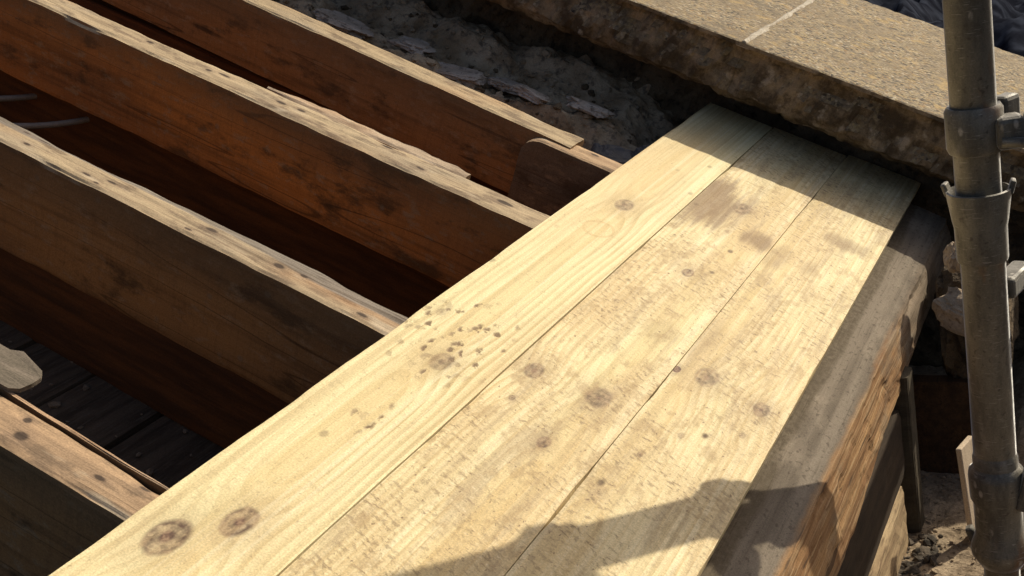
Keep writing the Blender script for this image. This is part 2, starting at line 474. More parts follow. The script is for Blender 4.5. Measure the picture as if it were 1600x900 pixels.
def old_timber(name, seed, top, top2, side, side2, zt=-0.004, holes=(), grey=0.3, axis='x', far=None):
    """Aged rafter: sides stained dark, top face scraped back to paler wood, old nail holes."""
    t = NT(name)
    off = (seed * 2.3, seed * 4.1, seed * 1.7)
    if axis == 'x': sc = lambda a, b: t.scaled(b, a, a, off)
    else: sc = lambda a, b: t.scaled(a, b, a, off)
    fibre = t.noise(sc(260, 7), 1.0, 3.0, 0.6)
    band = t.noise(sc(60, 1.6), 1.0, 3.0, 0.55)
    blot = t.noise(sc(14, 4.5), 1.0, 4.0, 0.6)
    big = t.noise(sc(7, 2.0), 1.0, 3.0, 0.55)
    geo = t.t.nodes.new('ShaderNodeNewGeometry')
    vt = t.t.nodes.new('ShaderNodeVectorTransform')
    vt.vector_type = 'NORMAL'; vt.convert_from = 'WORLD'; vt.convert_to = 'OBJECT'
    t.t.links.new(geo.outputs['True Normal'], vt.inputs[0])
    sp = t.t.nodes.new('ShaderNodeSeparateXYZ')
    t.t.links.new(vt.outputs[0], sp.inputs[0])
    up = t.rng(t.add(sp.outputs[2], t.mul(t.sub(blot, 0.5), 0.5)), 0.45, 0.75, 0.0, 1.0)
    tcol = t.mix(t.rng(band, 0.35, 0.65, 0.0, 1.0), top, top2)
    tcol = t.mix(t.mul(t.rng(blot, 0.52, 0.68, 0.0, 1.0), grey), tcol, (0.23, 0.20, 0.165))
    tcol = t.mix(t.mul(t.rng(fibre, 0.50, 0.72, 0.0, 1.0), 0.65), tcol, (0.17, 0.115, 0.07))
    grime = t.noise(sc(42, 16), 1.0, 4.0, 0.65)
    tcol = t.mix(t.mul(t.rng(grime, 0.50, 0.64, 0.0, 1.0), 0.7), tcol, (0.15, 0.105, 0.07))
    tcol = t.mix(t.mul(t.rng(big, 0.56, 0.72, 0.0, 1.0), 0.5), tcol, (0.42, 0.24, 0.12))
    pale = t.noise(sc(35, 10), 1.0, 3.0)
    tcol = t.mix(t.mul(t.rng(pale, 0.62, 0.72, 0.0, 1.0), 0.6), tcol, (0.48, 0.40, 0.29))
    if far is not None:                                 # weathered grey strip along the far arris
        fm = t.rng(t.add(t.y, t.mul(t.sub(big, 0.5), 0.06)), far, far + 0.006, 0.0, 0.9)
        tcol = t.mix(fm, tcol, t.mix(t.rng(fibre, 0.35, 0.65, 0.0, 1.0), (0.20, 0.175, 0.15), (0.09, 0.075, 0.06)))
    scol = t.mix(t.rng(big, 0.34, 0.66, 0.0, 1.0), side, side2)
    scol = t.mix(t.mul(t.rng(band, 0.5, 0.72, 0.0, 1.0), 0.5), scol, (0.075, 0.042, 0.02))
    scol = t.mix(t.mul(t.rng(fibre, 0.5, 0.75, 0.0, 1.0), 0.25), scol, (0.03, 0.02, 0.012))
    sawm = t.noise(t.vec(t.mul(t.x, 140.0), t.mul(t.z, 16.0), seed * 1.0), 1.0, 2.0, 0.5)
    scol = t.mix(t.mul(t.rng(sawm, 0.50, 0.66, 0.0, 1.0), 0.13), scol, (0.05, 0.032, 0.02))
    dust = t.noise(t.scaled(30, 70, 70, off), 1.0, 4.0, 0.7)
    scol = t.mix(t.rng(dust, 0.52, 0.68, 0.0, 0.55), scol, (0.34, 0.24, 0.14))
    stain = t.noise(t.scaled(9, 20, 20, (off[1], 3, off[0])), 1.0, 5.0, 0.7)
    scol = t.mix(t.rng(stain, 0.52, 0.66, 0.0, 0.7), scol, (0.06, 0.038, 0.02))
    crack = t.noise(t.vec(t.mul(t.x, 1.3), seed * 2.0, t.mul(t.z, 22.0)), 1.0, 1.0, 0.5)
    scol = t.mix(t.rng(t.m('ABSOLUTE', t.sub(crack, 0.56)), 0.002, 0.009, 0.55, 0.0), scol, (0.03, 0.018, 0.010))
    spot = t.voro(t.scaled(17, 17, 17, off), 1.0)
    scol = t.mix(t.mul(t.rng(spot, 0.04, 0.11, 1.0, 0.0), 0.5), scol, (0.22, 0.18, 0.12))
    # grey dirt washed down from the top
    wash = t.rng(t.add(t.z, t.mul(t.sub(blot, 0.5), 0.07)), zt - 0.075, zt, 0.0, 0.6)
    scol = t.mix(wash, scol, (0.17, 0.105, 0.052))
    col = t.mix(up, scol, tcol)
    for (hx, hy, rx, ry) in holes:
        dx = t.mul(t.sub(t.x, hx), 1.0 / rx); dy = t.mul(t.sub(t.y, hy), 1.0 / ry)
        d = t.m('SQRT', t.add(t.mul(dx, dx), t.mul(dy, dy)))
        d = t.add(d, t.mul(t.sub(pale, 0.5), 0.9))
        col = t.mix(t.mul(t.mul(t.rng(d, 0.5, 1.0, 1.0, 0.0), up), 0.95), col, (0.018, 0.013, 0.010))
        col = t.mix(t.mul(t.mul(t.rng(d, 0.8, 2.2, 1.0, 0.0), up), 0.3), col, (0.16, 0.11, 0.08))
    h = t.add(t.mul(fibre, 0.7), t.mul(band, 0.8))
    return t.done(col, 0.82, h, 0.55, 0.0016, 0.0, 0.2)

def plain(name, a, b, scale=20, rough=0.85, bump=0.5, dist=0.003, c=None, spec=0.2, metal=0.0, stretch=(1, 1, 1), speck=None):
    t = NT(name)
    v = t.scaled(*stretch)
    n1 = t.noise(v, scale, 5.0, 0.62)
    n2 = t.noise(v, scale * 4.3, 3.0, 0.6)
    col = t.mix(t.rng(n1, 0.33, 0.67, 0.0, 1.0), a, b)
    if c: col = t.mix(t.rng(n2, 0.5, 0.7, 0.0, 0.8), col, c)
    if speck: col = t.mix(t.rng(t.voro(v, scale * 3.1), 0.06, 0.2, 0.7, 0.0), col, speck)
    h = t.add(n1, t.mul(n2, 0.5))
    return t.done(col, rough, h, bump, dist, metal, spec)

# ------------------------------------------------------------------ materials
def aggregate():
    t = NT('exposed_aggregate_concrete')
    c1 = t.voro(t.P, 175.0, out='Color'); d1 = t.voro(t.P, 175.0)
    s = t.t.nodes.new('ShaderNodeSeparateColor'); t.t.links.new(c1, s.inputs[0])
    col = t.ramp(s.outputs[0], [(0.0, (0.04, 0.034, 0.028)), (0.22, (0.17, 0.14, 0.10)), (0.5, (0.27, 0.22, 0.145)), (0.74, (0.32, 0.25, 0.135)), (0.88, (0.23, 0.145, 0.07)), (1.0, (0.44, 0.385, 0.28))])
    big = t.noise(t.P, 6.0, 4.0, 0.6)
    col = t.mix(t.rng(d1, 0.45, 0.8, 0.0, 0.55), col, (0.17, 0.125, 0.08))
    n = t.noise(t.P, 340.0, 2.0, 0.6)
    col = t.mix(t.rng(n, 0.62, 0.7, 0.0, 0.7), col, (0.05, 0.04, 0.03))
    col = t.mix(t.rng(big, 0.42, 0.66, 0.0, 0.6), col, (0.19, 0.145, 0.09))
    col = t.mix(t.rng(t.noise(t.P, 11.0, 5.0, 0.7), 0.56, 0.68, 0.0, 0.6), col, (0.11, 0.092, 0.068))
    col = t.mix(t.rng(t.noise(t.P, 27.0, 3.0), 0.58, 0.72, 0.0, 0.5), col, (0.42, 0.29, 0.11))
    h = t.add(t.mul(s.outputs[1], 0.6), t.mul(d1, -1.0))
    # the broken front edge below the trowelled arris is soil-brown stone
    geo = t.t.nodes.new('ShaderNodeNewGeometry')
    vt = t.t.nodes.new('ShaderNodeVectorTransform'); vt.vector_type = 'NORMAL'; vt.convert_from = 'WORLD'; vt.convert_to = 'OBJECT'
    t.t.links.new(geo.outputs['True Normal'], vt.inputs[0])
    sp = t.t.nodes.new('ShaderNodeSeparateXYZ'); t.t.links.new(vt.outputs[0], sp.inputs[0])
    up = t.rng(sp.outputs[2], 0.3, 0.6, 0.0, 1.0)
    e1 = t.noise(t.P, 17.0, 5.0, 0.65); e2 = t.noise(t.P, 60.0, 3.0, 0.6)
    ecol = t.mix(t.rng(e1, 0.38, 0.64, 0.0, 1.0), (0.075, 0.052, 0.03), (0.30, 0.22, 0.135))
    ecol = t.mix(t.rng(e2, 0.52, 0.7, 0.0, 0.7), ecol, (0.075, 0.05, 0.03))
    ecol = t.mix(t.rng(t.noise(t.P, 33.0, 3.0), 0.6, 0.7, 0.0, 0.7), ecol, (0.42, 0.34, 0.245))
    col = t.mix(up, ecol, col)
    return t.done(col, 0.9, h, 0.5, 0.002, 0.0, 0.2)

def galv():
    t = NT('weathered_scaffold_steel')
    n = t.noise(t.scaled(30, 30, 9), 1.0, 5.0, 0.65)
    n2 = t.noise(t.P, 130.0, 3.0, 0.6)
    n3 = t.noise(t.scaled(16, 16, 7, (3, 7, 1)), 1.0, 4.0, 0.6)
    scr = t.noise(t.scaled(70, 70, 600), 1.0, 2.0, 0.5)
    col = t.mix(t.rng(n, 0.35, 0.68, 0.0, 1.0), (0.165, 0.15, 0.118), (0.075, 0.067, 0.052))
    col = t.mix(t.rng(n3, 0.58, 0.70, 0.0, 0.8), col, (0.16, 0.085, 0.04))
    col = t.mix(t.rng(n3, 0.40, 0.30, 0.0, 0.7), col, (0.27, 0.25, 0.22))
    col = t.mix(t.rng(n2, 0.60, 0.70, 0.0, 0.75), col, (0.045, 0.036, 0.028))
    col = t.mix(t.rng(scr, 0.62, 0.70, 0.0, 0.5), col, (0.33, 0.31, 0.27))
    t.bsdf.inputs['Sheen Weight'].default_value = 0.7
    t.bsdf.inputs['Sheen Roughness'].default_value = 0.25
    spl = t.voro(t.scaled(60, 60, 34), 1.0)
    col = t.mix(t.mul(t.rng(spl, 0.10, 0.22, 1.0, 0.0), t.rng(n, 0.5, 0.6, 0.0, 0.8)), col, (0.36, 0.33, 0.28))
    return t.done(col, t.rng(n, 0.3, 0.7, 0.40, 0.7), t.add(n, n2), 0.4, 0.0012, 0.1, 0.5)

def beam_wood():
    t = NT('weathered_eaves_timber')
    off = (1.3, 4.4, 2.2)
    fibre = t.noise(t.scaled(300, 8, 300, off), 1.0, 3.0, 0.6)
    band = t.noise(t.scaled(55, 1.8, 55, off), 1.0, 3.0)
    blot = t.noise(t.scaled(16, 7, 16, off), 1.0, 4.0, 0.6)
    sp_ = t.noise(t.scaled(150, 110, 150, off), 1.0, 2.0, 0.6)
    grey = t.mix(t.rng(band, 0.35, 0.66, 0.0, 1.0), (0.20, 0.165, 0.125), (0.13, 0.105, 0.078))
    grey = t.mix(t.rng(blot, 0.5, 0.68, 0.0, 0.6), grey, (0.29, 0.24, 0.18))
    grey = t.mix(t.rng(fibre, 0.55, 0.75, 0.0, 0.5), grey, (0.09, 0.07, 0.05))
    # strip beside the boards still caked with dirt
    ds = t.add(t.x, t.mul(t.sub(blot, 0.5), 0.03))
    strip = t.mul(t.rng(ds, -0.045, -0.037, 1.0, 0.0), t.rng(sp_, 0.35, 0.6, 0.6, 1.0))
    grey = t.mix(t.mul(strip, 0.85), grey, (0.085, 0.066, 0.042))
    # broken outer arris and side: fresh orange heartwood
    orange = t.mix(t.rng(band, 0.36, 0.62, 0.0, 1.0), (0.33, 0.195, 0.09), (0.19, 0.10, 0.045))
    orange = t.mix(t.rng(fibre, 0.46, 0.70, 0.0, 0.6), orange, (0.42, 0.30, 0.17))
    orange = t.mix(t.rng(blot, 0.54, 0.68, 0.0, 0.5), orange, (0.17, 0.135, 0.095))
    orange = t.mix(t.rng(t.noise(t.scaled(120, 10, 120, off), 1.0, 3.0), 0.60, 0.70, 0.0, 0.8), orange, (0.06, 0.036, 0.022))
    edge = t.rng(t.add(t.x, t.mul(t.sub(blot, 0.5), 0.03)), 0.0, 0.010, 0.0, 1.0)
    grey = t.mix(t.rng(sp_, 0.56, 0.68, 0.0, 0.6), grey, (0.075, 0.058, 0.042))
    near = t.rng(t.add(t.y, t.mul(t.sub(blot, 0.5), 0.25)), 1.56, 1.72, 1.0, 0.15)
    col = t.mix(t.mul(edge, near), grey, orange)
    h = t.add(t.mul(fibre, 0.8), t.mul(band, 0.9))
    return t.done(col, 0.88, h, 0.9, 0.003, 0.0, 0.15)

def tarp_mat():
    t = NT('black_polythene')
    n = t.noise(t.scaled(8, 8, 3), 1.0, 4.0)
    col = t.mix(t.rng(n, 0.4, 0.7, 0.0, 1.0), (0.010, 0.011, 0.016), (0.035, 0.04, 0.055))
    return t.done(col, 0.7, n, 0.3, 0.01, 0.0, 0.0)

M_agg = aggregate()
M_galv = galv()
M_beam = beam_wood()
M_tarp = tarp_mat()
M_mortar = plain('pale_lime_mortar', (0.36, 0.31, 0.24), (0.50, 0.45, 0.37), 60, 0.95, 0.8, 0.003, (0.22, 0.18, 0.13))
M_core = plain('damp_rubble_wall', (0.07, 0.05, 0.03), (0.16, 0.115, 0.07), 14, 0.95, 0.9, 0.02, (0.03, 0.022, 0.015))
M_bed = plain('grey_mortar_bed', (0.23, 0.165, 0.10), (0.43, 0.34, 0.235), 16, 0.9, 0.8, 0.01, (0.09, 0.075, 0.06))
M_slate = plain('grey_slate', (0.30, 0.25, 0.20), (0.47, 0.41, 0.35), 22, 0.6, 0.6, 0.004, (0.12, 0.10, 0.085), spec=0.4)
M_slate_dark = plain('dark_slate', (0.055, 0.055, 0.06), (0.10, 0.10, 0.105), 22, 0.55, 0.5, 0.004, spec=0.4)
M_ground = plain('gritty_mortar_ledge', (0.24, 0.18, 0.12), (0.36, 0.28, 0.19), 28, 0.95, 0.9, 0.006, (0.13, 0.095, 0.06), speck=(0.42, 0.34, 0.24))
M_stone = plain('pale_rubble_stone', (0.30, 0.235, 0.165), (0.44, 0.35, 0.255), 30, 0.92, 0.8, 0.006, (0.17, 0.12, 0.08))
M_chip_d = plain('dark_debris', (0.05, 0.042, 0.033), (0.12, 0.095, 0.07), 60, 0.9, 0.6, 0.003)
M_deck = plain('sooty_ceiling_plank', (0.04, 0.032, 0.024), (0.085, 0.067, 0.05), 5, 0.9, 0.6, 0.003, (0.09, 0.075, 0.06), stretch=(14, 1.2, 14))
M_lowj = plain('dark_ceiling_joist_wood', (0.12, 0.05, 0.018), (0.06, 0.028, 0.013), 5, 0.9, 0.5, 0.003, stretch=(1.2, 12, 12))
M_brown = plain('brown_stained_board', (0.095, 0.05, 0.024), (0.05, 0.028, 0.015), 6, 0.85, 0.5, 0.003, (0.035, 0.02, 0.012), stretch=(10, 10, 1.2))
M_post = plain('grey_green_post', (0.085, 0.068, 0.045), (0.05, 0.04, 0.027), 6, 0.85, 0.5, 0.003, stretch=(10, 10, 1.2))
M_pale = plain('pale_batten_wood', (0.62, 0.50, 0.36), (0.52, 0.41, 0.29), 6, 0.85, 0.4, 0.002, stretch=(10, 10, 1.2))
M_plate = plain('pale_wall_plate_wood', (0.42, 0.31, 0.18), (0.30, 0.21, 0.12), 5, 0.85, 0.5, 0.002, (0.15, 0.10, 0.06), stretch=(10, 1.2, 10))
M_cable = plain('grey_cable_sheath', (0.24, 0.22, 0.20), (0.17, 0.16, 0.15), 30, 0.5, 0.1, 0.001, spec=0.4)
M_scrap = plain('grey_scrap_wood', (0.19, 0.155, 0.12), (0.12, 0.10, 0.075), 7, 0.85, 0.5, 0.002, stretch=(2, 12, 12))

# ------------------------------------------------------------------ large structure: ceiling below, wall with coping, sheeting
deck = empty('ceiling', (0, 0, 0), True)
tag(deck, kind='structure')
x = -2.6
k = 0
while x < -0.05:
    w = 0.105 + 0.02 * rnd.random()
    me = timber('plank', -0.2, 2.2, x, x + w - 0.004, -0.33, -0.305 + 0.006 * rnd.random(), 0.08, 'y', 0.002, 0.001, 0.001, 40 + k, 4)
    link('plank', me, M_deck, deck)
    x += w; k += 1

wall = empty('parapet_wall', (0, 2.07, 0), True)
tag(wall, 'rough parapet wall topped with speckled concrete coping, running down beside the rafters', 'wall')
def slab(x0, x1, seed):
    nx, ny = int((x1 - x0) / 0.006) + 2, 60
    V, F = [], []
    y0, y1, z0, z1 = 0.0, 0.720, 0.059, 0.157
    prof = [(y0 + 0.03, z0 - 0.012), (y0 + 0.006, z0 + 0.004), (y0 + 0.004, z0 + 0.018), (y0 + 0.006, z0 + 0.033), (y0 + 0.010, z0 + 0.048), (y0 + 0.014, z0 + 0.062), (y0 + 0.018, z0 + 0.076), (y0 + 0.017, z0 + 0.086), (y0, z0 + 0.0905), (y0 + 0.001, z0 + 0.0965), (y0 + 0.005, z1)]
    for q in np.linspace(0.03, y1 - 0.01, 24): prof.append((q, z1))
    prof += [(y1, z1 - 0.008), (y1, z0), (y1 - 0.3, z0 - 0.012)]
    prof = np.array(prof)
    m = len(prof)
    xs = np.linspace(x0, x1, nx)
    X = np.repeat(xs[:, None], m, 1); Y = np.repeat(prof[None, :, 0], nx, 0); Z = np.repeat(prof[None, :, 1], nx, 0)
    face = np.zeros(m); face[:8] = 1.0; face[8:11] = 0.22
    P = np.stack([X * 16, Y * 22, Z * 22], -1); P2 = np.stack([X * 60, Y * 70, Z * 70], -1)
    Y = Y + face * (0.018 * fbm(P, 3, seed) + 0.013 * fbm(P2, 3, seed + 4)) * (np.arange(m) > 0)
    topm = np.zeros(m); topm[11:-3] = 1.0
    Z = Z + topm * 0.0016 * fbm(P2, 2, seed + 7) + face * 0.011 * fbm(P2 * 0.7, 3, seed + 2) * (np.arange(m) < 4)
    V = np.stack([X, Y, Z], -1).reshape(-1, 3)
    for i in range(nx - 1):
        for j in range(m):
            k2 = (j + 1) % m
            F.append((i * m + j, i * m + k2, (i + 1) * m + k2, (i + 1) * m + j))
    F.append(tuple(reversed(range(m)))); F.append(tuple((nx - 1) * m + j for j in range(m)))
    me = mesh('coping_slab', V, F)
    bm = bmesh.new(); bm.from_mesh(me); bmesh.ops.recalc_face_normals(bm, faces=bm.faces); bm.to_mesh(me); bm.free()
    return me
for i, (a, b) in enumerate([(-2.3, -1.3463), (-1.3457, -0.4353), (-0.4347, 0.4757), (0.4763, 1.4)]):
    link('coping_slab', slab(a, b, 3), M_agg, wall)
for jx in (-1.346, -0.435, 0.476):
    def jf(X, Y, jx=jx):
        n = fbm(np.stack([X * 60, Y * 28, 0 * X], -1), 3, 5)
        w = 0.0085 * (0.75 + 0.7 * n)
        return 0.1555 + np.clip(0.0042 * (1 - (np.abs(X - jx) / w) ** 2), -0.004, 1) + 0.0006 * fbm(np.stack([X * 200, Y * 200, 0 * X], -1), 2, 6)
    me = field('mortar_joint', jx - 0.012, jx + 0.012, 0.004, 0.717, 19, 240, jf, 0.004)
    link('mortar_joint', me, M_mortar, wall)
def corefn_front(n=160, mz=26):
    xs = np.linspace(-2.3, 1.4, n); zs = np.linspace(-1.5, 0.06, mz)
    return xs, zs
# wall body: rough front face set back below the coping
xs = np.linspace(-2.3, 1.4, 220); zs = np.concatenate([np.linspace(-1.6, -0.4, 12), np.linspace(-0.37, 0.060, 22)])
Xc, Zc = np.meshgrid(xs, zs, indexing='ij')
lump = 0.03 * fbm(np.stack([Xc * 9, 0 * Xc, Zc * 14], -1), 4, 21) + 0.012 * fbm(np.stack([Xc * 40, 0 * Xc, Zc * 50], -1), 3, 22)
Yc = 0.14 + lump
V = np.stack([Xc, Yc, Zc], -1).reshape(-1, 3).tolist()
nz = len(zs)
F = [(i * nz + j, (i + 1) * nz + j, (i + 1) * nz + j + 1, i * nz + j + 1) for i in range(len(xs) - 1) for j in range(nz - 1)]
b = len(V)
V += [[-2.3, 0.6, -1.6], [1.4, 0.6, -1.6], [1.4, 0.6, 0.035], [-2.3, 0.6, 0.035]]
F += [(b, b + 3, b + 2, b + 1)]
F += [tuple([b + 3] + [i * nz + nz - 1 for i in range(len(xs))] + [b + 2])]
F += [tuple([b] + [j for j in range(nz)] + [b + 3])]
F += [tuple([b + 1] + [(len(xs) - 1) * nz + j for j in range(nz)] + [b + 2])]
link('wall_core', mesh('wall_core', V, F), M_core, wall)

# ------------------------------------------------------------------ sheeting on the lower roof behind the parapet
def sheetfn(X, Y):
    P = np.stack([X * 1.1, Y * 0.35, 0 * X], -1)
    f = np.abs(fbm(P * 2.6, 4, 201)); g = fbm(P * 1.3, 3, 202)
    return -0.42 + 0.10 * g + 0.17 * (1 - f * 2.2) + 0.025 * fbm(np.stack([X * 9, Y * 2.5, 0 * X], -1), 3, 203)
me = field('plastic_sheeting', -4.5, 3.5, 2.86, 11.0, 260, 160, sheetfn, 0.2)
me.polygons.foreach_set('use_smooth', [True] * len(me.polygons))
tag(link('plastic_sheeting', me, M_tarp), 'crumpled black plastic sheeting lying behind the concrete coping', 'sheeting')

# ------------------------------------------------------------------ rafters
G_r = 'old rafters in a row'
top_a, top_b = (0.42, 0.325, 0.205), (0.31, 0.235, 0.15)
red_a, red_b = (0.20, 0.085, 0.032), (0.105, 0.055, 0.026)
TOPZ = -0.0225
def rafter(v0, v1, depth, u0, u1, seed, label, holes, side=(0.36, 0.18, 0.065), side2=(0.26, 0.15, 0.07), skew=0.0, chips=0.003, top=(top_a, top_b), grey=0.3, tz=TOPZ, shape=None, name='rafter', far=None):
    vc = (v0 + v1) / 2
    hw = (v1 - v0) / 2
    me = timber(name, u0, u1, -hw, hw, -depth, 0.0, 0.006, 'x', 0.0022, 0.0015, chips * 0.75, seed, 9, skew, shape)
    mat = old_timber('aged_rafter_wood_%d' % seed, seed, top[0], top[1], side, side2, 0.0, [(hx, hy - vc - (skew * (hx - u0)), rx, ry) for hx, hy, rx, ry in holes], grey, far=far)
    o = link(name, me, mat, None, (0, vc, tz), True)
    tag(o, label, 'rafter', G_r)
    return o

h = lambda *a: [(q[0], q[1], (q[2] if len(q) > 2 else 0.008) * 1.3, (q[3] if len(q) > 3 else 0.0035) * 1.3) for q in a]
r4 = rafter(0.603, 0.655, 0.165, -2.0, -0.05, 11, 'nearest old rafter, reddish top, meeting the boards in the lower left corner',
            h((-0.646, 0.644, 0.004, 0.004), (-0.545, 0.629, 0.007, 0.003), (-0.508, 0.646, 0.006, 0.003), (-0.633, 0.624, 0.008, 0.006)), top=((0.37, 0.25, 0.15), (0.27, 0.185, 0.115)))
def sliver(X, Y, Z):
    t = np.clip((X + 0.9) / 0.4, 0.0, 1) * np.clip((-0.46 - X) / 0.1, 0.1, 1)
    return X, Y * (0.4 + 0.6 * t) + np.clip((-0.55 - X) * 0.03, 0, 0.008), Z
me = timber('splinter', -0.95, -0.46, -0.0028, 0.0028, -0.03, 0.003, 0.01, 'x', 0.0008, 0.001, 0.001, 64, 4, 0.0, sliver)
link('splinter', me, old_timber('split_edge_wood', 17, (0.50, 0.38, 0.26), (0.36, 0.26, 0.18), (0.22, 0.15, 0.09), (0.14, 0.09, 0.05), 0.0), r4, (0, 0.0282, -0.002))
def worn3(X, Y, Z):
    # far upper arris broken away and lower
    m = np.clip((Y - 0.012) / 0.02, 0, 1) * (Z > -0.012)
    n = fbm(np.stack([X * 5, 0 * X, 0 * X], -1), 3, 77)
    drop = 0.009 * np.clip(0.5 + n, 0, 1)
    Z = Z - m * drop
    return X, Y, Z
r3 = rafter(1.016, 1.076, 0.160, -2.2, -0.05, 12, 'second rafter from the lower left, pale worn top with many dark nail holes',
            h((-1.089, 1.062, 0.006, 0.003), (-1.057, 1.062, 0.012, 0.003), (-1.062, 1.036, 0.006, 0.003), (-0.96, 1.036, 0.009, 0.003), (-0.937, 1.029, 0.005, 0.0025), (-0.927, 1.046, 0.008, 0.0025), (-0.77, 1.050, 0.009, 0.004), (-0.79, 1.03, 0.005, 0.002), (-0.664, 1.046, 0.008, 0.0045), (-0.63, 1.05, 0.006, 0.003), (-0.534, 1.032, 0.009, 0.004)),
            side=(0.36, 0.19, 0.07), side2=(0.25, 0.14, 0.06), shape=worn3, far=0.010)
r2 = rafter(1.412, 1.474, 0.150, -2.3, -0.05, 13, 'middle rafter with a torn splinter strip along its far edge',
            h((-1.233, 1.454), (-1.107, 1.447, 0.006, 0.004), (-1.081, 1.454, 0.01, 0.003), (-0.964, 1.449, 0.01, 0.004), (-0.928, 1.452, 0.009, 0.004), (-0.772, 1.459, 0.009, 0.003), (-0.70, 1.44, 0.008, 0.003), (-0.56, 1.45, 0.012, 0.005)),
            side=(0.52, 0.20, 0.05), side2=(0.32, 0.135, 0.048))  # warm bounce glow is put into this stronger orange side colour
# its splinter strip
def spl(X, Y, Z):
    t = np.clip((X + 1.02) / 0.05, 0.0, 1)
    jag = 0.006 * fbm(np.stack([X * 40, 0 * X, 0 * X], -1), 3, 31)
    return X, np.where(Y > 0, Y * t + jag, Y), Z - 0.002 * np.clip((X + 0.75) * 5, 0, 1)
me = timber('splinter', -1.02, -0.645, -0.014, 0.016, -0.022, 0.0, 0.006, 'x', 0.002, 0.0015, 0.003, 63, 5, 0.0, spl)
sp_o = link('splinter', me, old_timber('torn_splinter_wood', 15, (0.46, 0.35, 0.24), (0.30, 0.23, 0.165), (0.24, 0.17, 0.11), (0.15, 0.10, 0.06), 0.0, grey=0.6), r2, (0, 0.046, -0.004))
r1 = rafter(1.808, 1.868, 0.130, -1.9, -0.583, 14, 'farthest rafter, nearest the parapet, cut off short of the boards',
            h((-1.13, 1.845), (-1.0, 1.84), (-0.86, 1.82, 0.01, 0.003), (-0.69, 1.81, 0.012, 0.003)), side=(0.34, 0.165, 0.058), side2=(0.26, 0.145, 0.065), skew=-0.05, top=((0.41, 0.315, 0.195), (0.33, 0.25, 0.155)))
def rnd_end(X, Y, Z):
    t = np.clip((X + 0.66) / 0.035, 0, 1)
    c = 1 - np.sqrt(np.clip(1 - (1 - t) ** 2, 0, 1))
    return X, Y, np.where(Z > -0.05, Z - c * 0.022, Z)
r0 = rafter(1.722, 1.776, 0.150, -0.662, -0.05, 16, 'short doubled rafter piece with rounded end beside the farthest rafter',
            h((-0.545, 1.760, 0.009, 0.004)), side=(0.17, 0.125, 0.08), side2=(0.13, 0.10, 0.066), top=((0.44, 0.31, 0.19), (0.36, 0.24, 0.14)), tz=TOPZ - 0.004, shape=rnd_end, grey=0.15, chips=0.001)

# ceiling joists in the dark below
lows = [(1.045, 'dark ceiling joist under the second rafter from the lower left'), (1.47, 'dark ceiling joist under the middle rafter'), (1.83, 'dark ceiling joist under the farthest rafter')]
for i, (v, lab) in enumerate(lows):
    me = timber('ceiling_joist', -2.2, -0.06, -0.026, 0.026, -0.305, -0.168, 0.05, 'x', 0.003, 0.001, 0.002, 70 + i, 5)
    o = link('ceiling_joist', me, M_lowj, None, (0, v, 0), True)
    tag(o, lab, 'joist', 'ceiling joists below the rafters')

# cables lying in the rafter bay
for i, (a, b, lab) in enumerate([((-1.62, 1.24, -0.2), (-1.44, 1.50, -0.2), 'upper pale grey cable crossing the dark bay at the left edge'), ((-1.50, 1.22, -0.2), (-1.335, 1.47, -0.2), 'lower pale grey cable crossing the dark bay at the left edge')]):
    a, b = Vector(a), Vector(b)
    pts = []
    for k in range(15):
        s = k / 14
        p = a.lerp(b, s) + Vector((0.02 * math.sin(s * 3.1), 0, -0.012 * math.sin(s * math.pi)))
        pts.append(p)
    tag(link('cable', tube_path('cable', pts, 0.0052), M_cable, None, (0, 0, 0), True), lab, 'cable', 'cables in the rafter bay')

